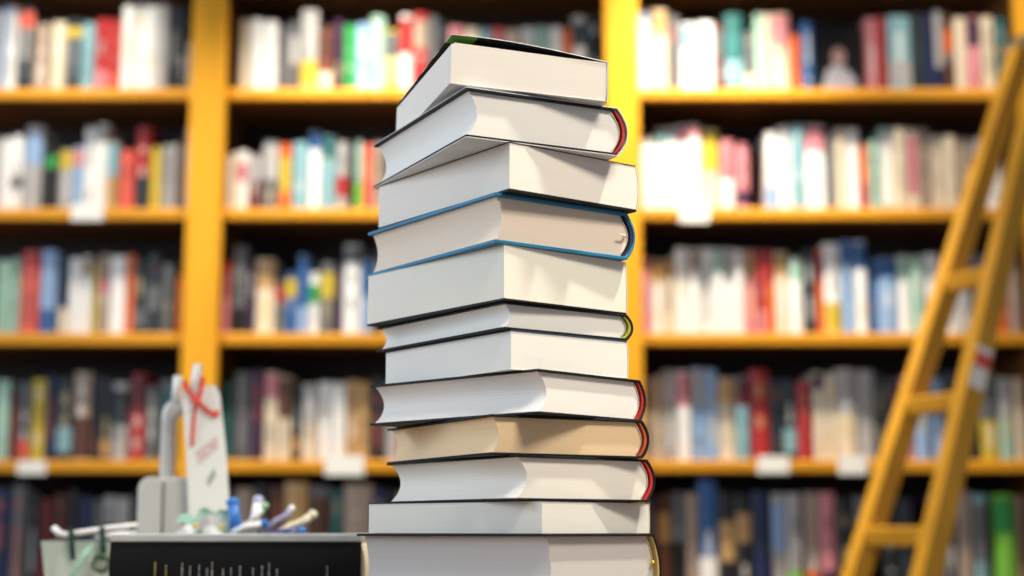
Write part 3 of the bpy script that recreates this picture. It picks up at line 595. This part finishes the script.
# faded pink slanting print and a small grey drawing
pinkp = mat('faded_pink_print', (.78, .58, .52, 1), .7, noise=.3, scale=(200, 200, 200)); greyp = mat('faded_grey_print', (.42, .46, .42, 1), .7, noise=.3, scale=(200, 200, 200))
bm = bmesh.new()
p = [qb(x, y) for x, y in ((195, 452), (199, 465), (218, 448), (217, 436))]; v_ = [bm.verts.new((a.x, -.0016, a.z)) for a in p]; w_ = [bm.verts.new((a.x, -.0011, a.z)) for a in p]
bm.faces.new(v_); bm.faces.new(w_[::-1])
for k in range(4): bm.faces.new((v_[k], v_[(k + 1) % 4], w_[(k + 1) % 4], w_[k]))
link('print', bm, pinkp, bkm)
outline_prism('print', [(qb(x, y).x, qb(x, y).z) for x, y in ((209, 487), (216, 475), (214, 468), (207, 480))], -.002, -.0011, greyp, bkm, 0)

# ------------------------------------------------------------------ pale green bag with a white handle rod, far left
gb = thing('gift_bag', 'small pale green paper bag with white cord handle and dark green ribbons, far left', 'bag', (at(95, 560, 2.0).x, 2.0, TAB))
go = Vector(gb.location)
def qg(px, py, dy=0.0): return at(px, py, 2.0 + dy) - go
a = qg(49, 541); b_ = qg(128, 541); zt = a.z; bm = bmesh.new()
ring0 = [(a.x + .008, -.03), (b_.x - .004, -.03), (b_.x - .004, .03), (a.x + .008, .03)]; ring1 = [(a.x, -.034), (b_.x, -.034), (b_.x, .034), (a.x, .034)]
v0 = [bm.verts.new((x, y, 0)) for x, y in ring0]; v1 = [bm.verts.new((x, y, zt)) for x, y in ring1]
v2 = [bm.verts.new((x * .97 , y * .95, zt)) for x, y in ring1]; v3 = [bm.verts.new((x * .97, y * .95, .004)) for x, y in ring0]
for k in range(4):
    for p, q_ in ((v0, v1), (v1, v2), (v2, v3)): bm.faces.new((p[k], p[(k + 1) % 4], q_[(k + 1) % 4], q_[k]))
bm.faces.new(v0[::-1]); bm.faces.new(v3); link('bag_body', bm, M['pale_green'], gb)
bm = bmesh.new(); tube(bm, [qg(53, 527, -.036), qg(59, 533, -.036), qg(66, 535, -.036), qg(85, 532, -.036), qg(110, 528.5, -.036), qg(137, 525, -.036)], [.0040, .0045, .0042, .004, .004, .0036], 10); link('handle', bm, M['white'], gb, smooth=True)
bm = bmesh.new(); tube(bm, [qg(96, 537, -.03), qg(110, 536, -.036), qg(124, 534, -.036), qg(136, 533, -.03)], .0045, 8); link('handle', bm, M['white'], gb, smooth=True)
for xx in (71, 102):
    bm = bmesh.new(); strap(bm, [qg(xx, 527, -.042), qg(xx + 1, 545, -.042), qg(xx + 2, 560, -.038)], (.0035, 0, 0), (0, .0006, 0)); link('ribbon', bm, M['dark_green'], gb)
bm = bmesh.new(); ring = [qg(101 + 8 * math.cos(k * math.pi / 6), 563 + 8 * math.sin(k * math.pi / 6), -.042) for k in range(13)]; tube(bm, ring, .0035, 8); link('ribbon_loop', bm, mat('olive_ribbon', (.05, .09, .03, 1), .5), gb, smooth=True)
bm = bmesh.new(); strap(bm, [qg(90, 545, -.040), qg(84, 556, -.041), qg(78, 566, -.040), qg(72, 576, -.038)], (.006, 0, .003), (0, .0006, 0)); link('ribbon_tail', bm, M['mint'], gb)

# ------------------------------------------------------------------ pens and ribbons lying on the box behind the black book
YP = 1.97
tray = thing('pen_tray', 'low dark tray of pens behind the black book', 'tray', (at(260, 560, YP).x, YP, TAB))
x0_, x1_ = at(170, 560, YP).x - tray.location.x, at(372, 560, YP).x - tray.location.x; hz = at(200, 538, YP).z - TAB
bm = bmesh.new(); box(bm, x0_, x1_, -.06, .06, 0, .004); box(bm, x0_, x1_, -.06, -.056, .004, hz); box(bm, x0_, x1_, .056, .06, .004, hz); box(bm, x0_, x0_ + .004, -.056, .056, .004, hz); box(bm, x1_ - .004, x1_, -.056, .056, .004, hz)
link('tray_body', bm, M['grey'] if False else mat('dark_plastic', (.05, .045, .05, 1), .4, noise=.2), tray, bevel=.001)
bm = bmesh.new(); box(bm, x0_ + .005, x1_ - .005, -.055, .055, .0045, hz - .006); link('foam_insert', bm, mat('foam', (.12, .10, .12, 1), .9, noise=.4, scale=(60, 60, 60)), tray)
ztr = TAB + hz
def pen(label, pts, rad, m, tip, cap=None):
    rad *= 1.25
    o = thing('pen', label, 'pen', tuple(at(*pts[0][:2], YP + pts[0][2])), group='pens in the tray'); oo = Vector(o.location)
    P3 = [at(x, y, YP + d) - oo for x, y, d in pts]
    bm = bmesh.new(); tube(bm, P3, rad, 12); link('barrel', bm, m, o, smooth=True)
    bm = bmesh.new(); d = (P3[-1] - P3[-2]).normalized(); e = P3[-1]
    tube(bm, [e - d * .002, e + d * .002, e + d * .006, e + d * .0085], [rad * .9, rad * 1.15, rad * 1.05, rad * .4], 12); link('tip', bm, tip, o, smooth=True)
pen('cream pen with a bent rounded end, rightmost in the tray', [(272, 538, 0), (290, 527, .0), (303, 522, 0), (311, 516, 0)], .0044, M['cream'], M['cream'])
pen('lilac pen lying above the cream pen', [(262, 534, .03), (275, 522, .03), (288, 514, .03), (290, 511, .03)], .0032, M['lilac'], M['white'])
pen('pale green pen pointing up right with a green tip', [(240, 537, .02), (254, 518, .02), (263, 508, .02)], .0034, M['white'], mat('green_tip', (.30, .55, .32, 1), .4))
pen('stout blue pen standing at the left of the tray pens', [(236, 541, .0), (235, 520, 0), (233, 504, 0)], .0062, M['blue'], M['blue'])
pen('white pen with a lilac end beside the blue one', [(250, 540, .035), (256, 515, .035), (258, 502, .035)], .0052, M['white'], M['lilac'])
pen('short navy pen lying flat behind the black book edge', [(262, 538, -.02), (285, 533, -.02), (300, 532, -.02)], .0050, mat('navy_plastic', (.06, .07, .22, 1), .4, noise=.1), M['blue'])
pen('white pen lying flat just left of the navy one', [(232, 534, -.02), (246, 527, -.02), (262, 524, -.02)], .0040, M['white'], M['blue'])
def leafy(label, px, py, m, seed, yoff):
    o = thing('ribbon_bow', label, 'ribbon', tuple(at(px, py, YP + yoff)), group='mint ribbon bows'); rr_ = random.Random(seed)
    for k in range(5):
        a = k * 2 * math.pi / 5 + rr_.uniform(-.3, .3); l = rr_.uniform(.024, .036); bm = bmesh.new()
        p = [(0, 0, 0), (math.cos(a) * l * .5, rr_.uniform(-.004, .004), math.sin(a) * l * .5 + .004), (math.cos(a) * l, 0, math.sin(a) * l * .7)]
        strap(bm, p, (math.sin(a) * .0065, .001, -math.cos(a) * .0065), (0, .0008, 0)); link('loop', bm, m if k % 3 else M['white'], o)
    bm = bmesh.new(); bmesh.ops.create_icosphere(bm, subdivisions=2, radius=.0042); link('knot', bm, M['yellow'], o, smooth=True)
leafy('mint ribbon bow with yellow knot in front of the grey stand', 196, 526, M['mint'], 2, 0)
leafy('mint and white ribbon bow just right of the bookmark foot', 222, 528, M['mint'], 5, 0)
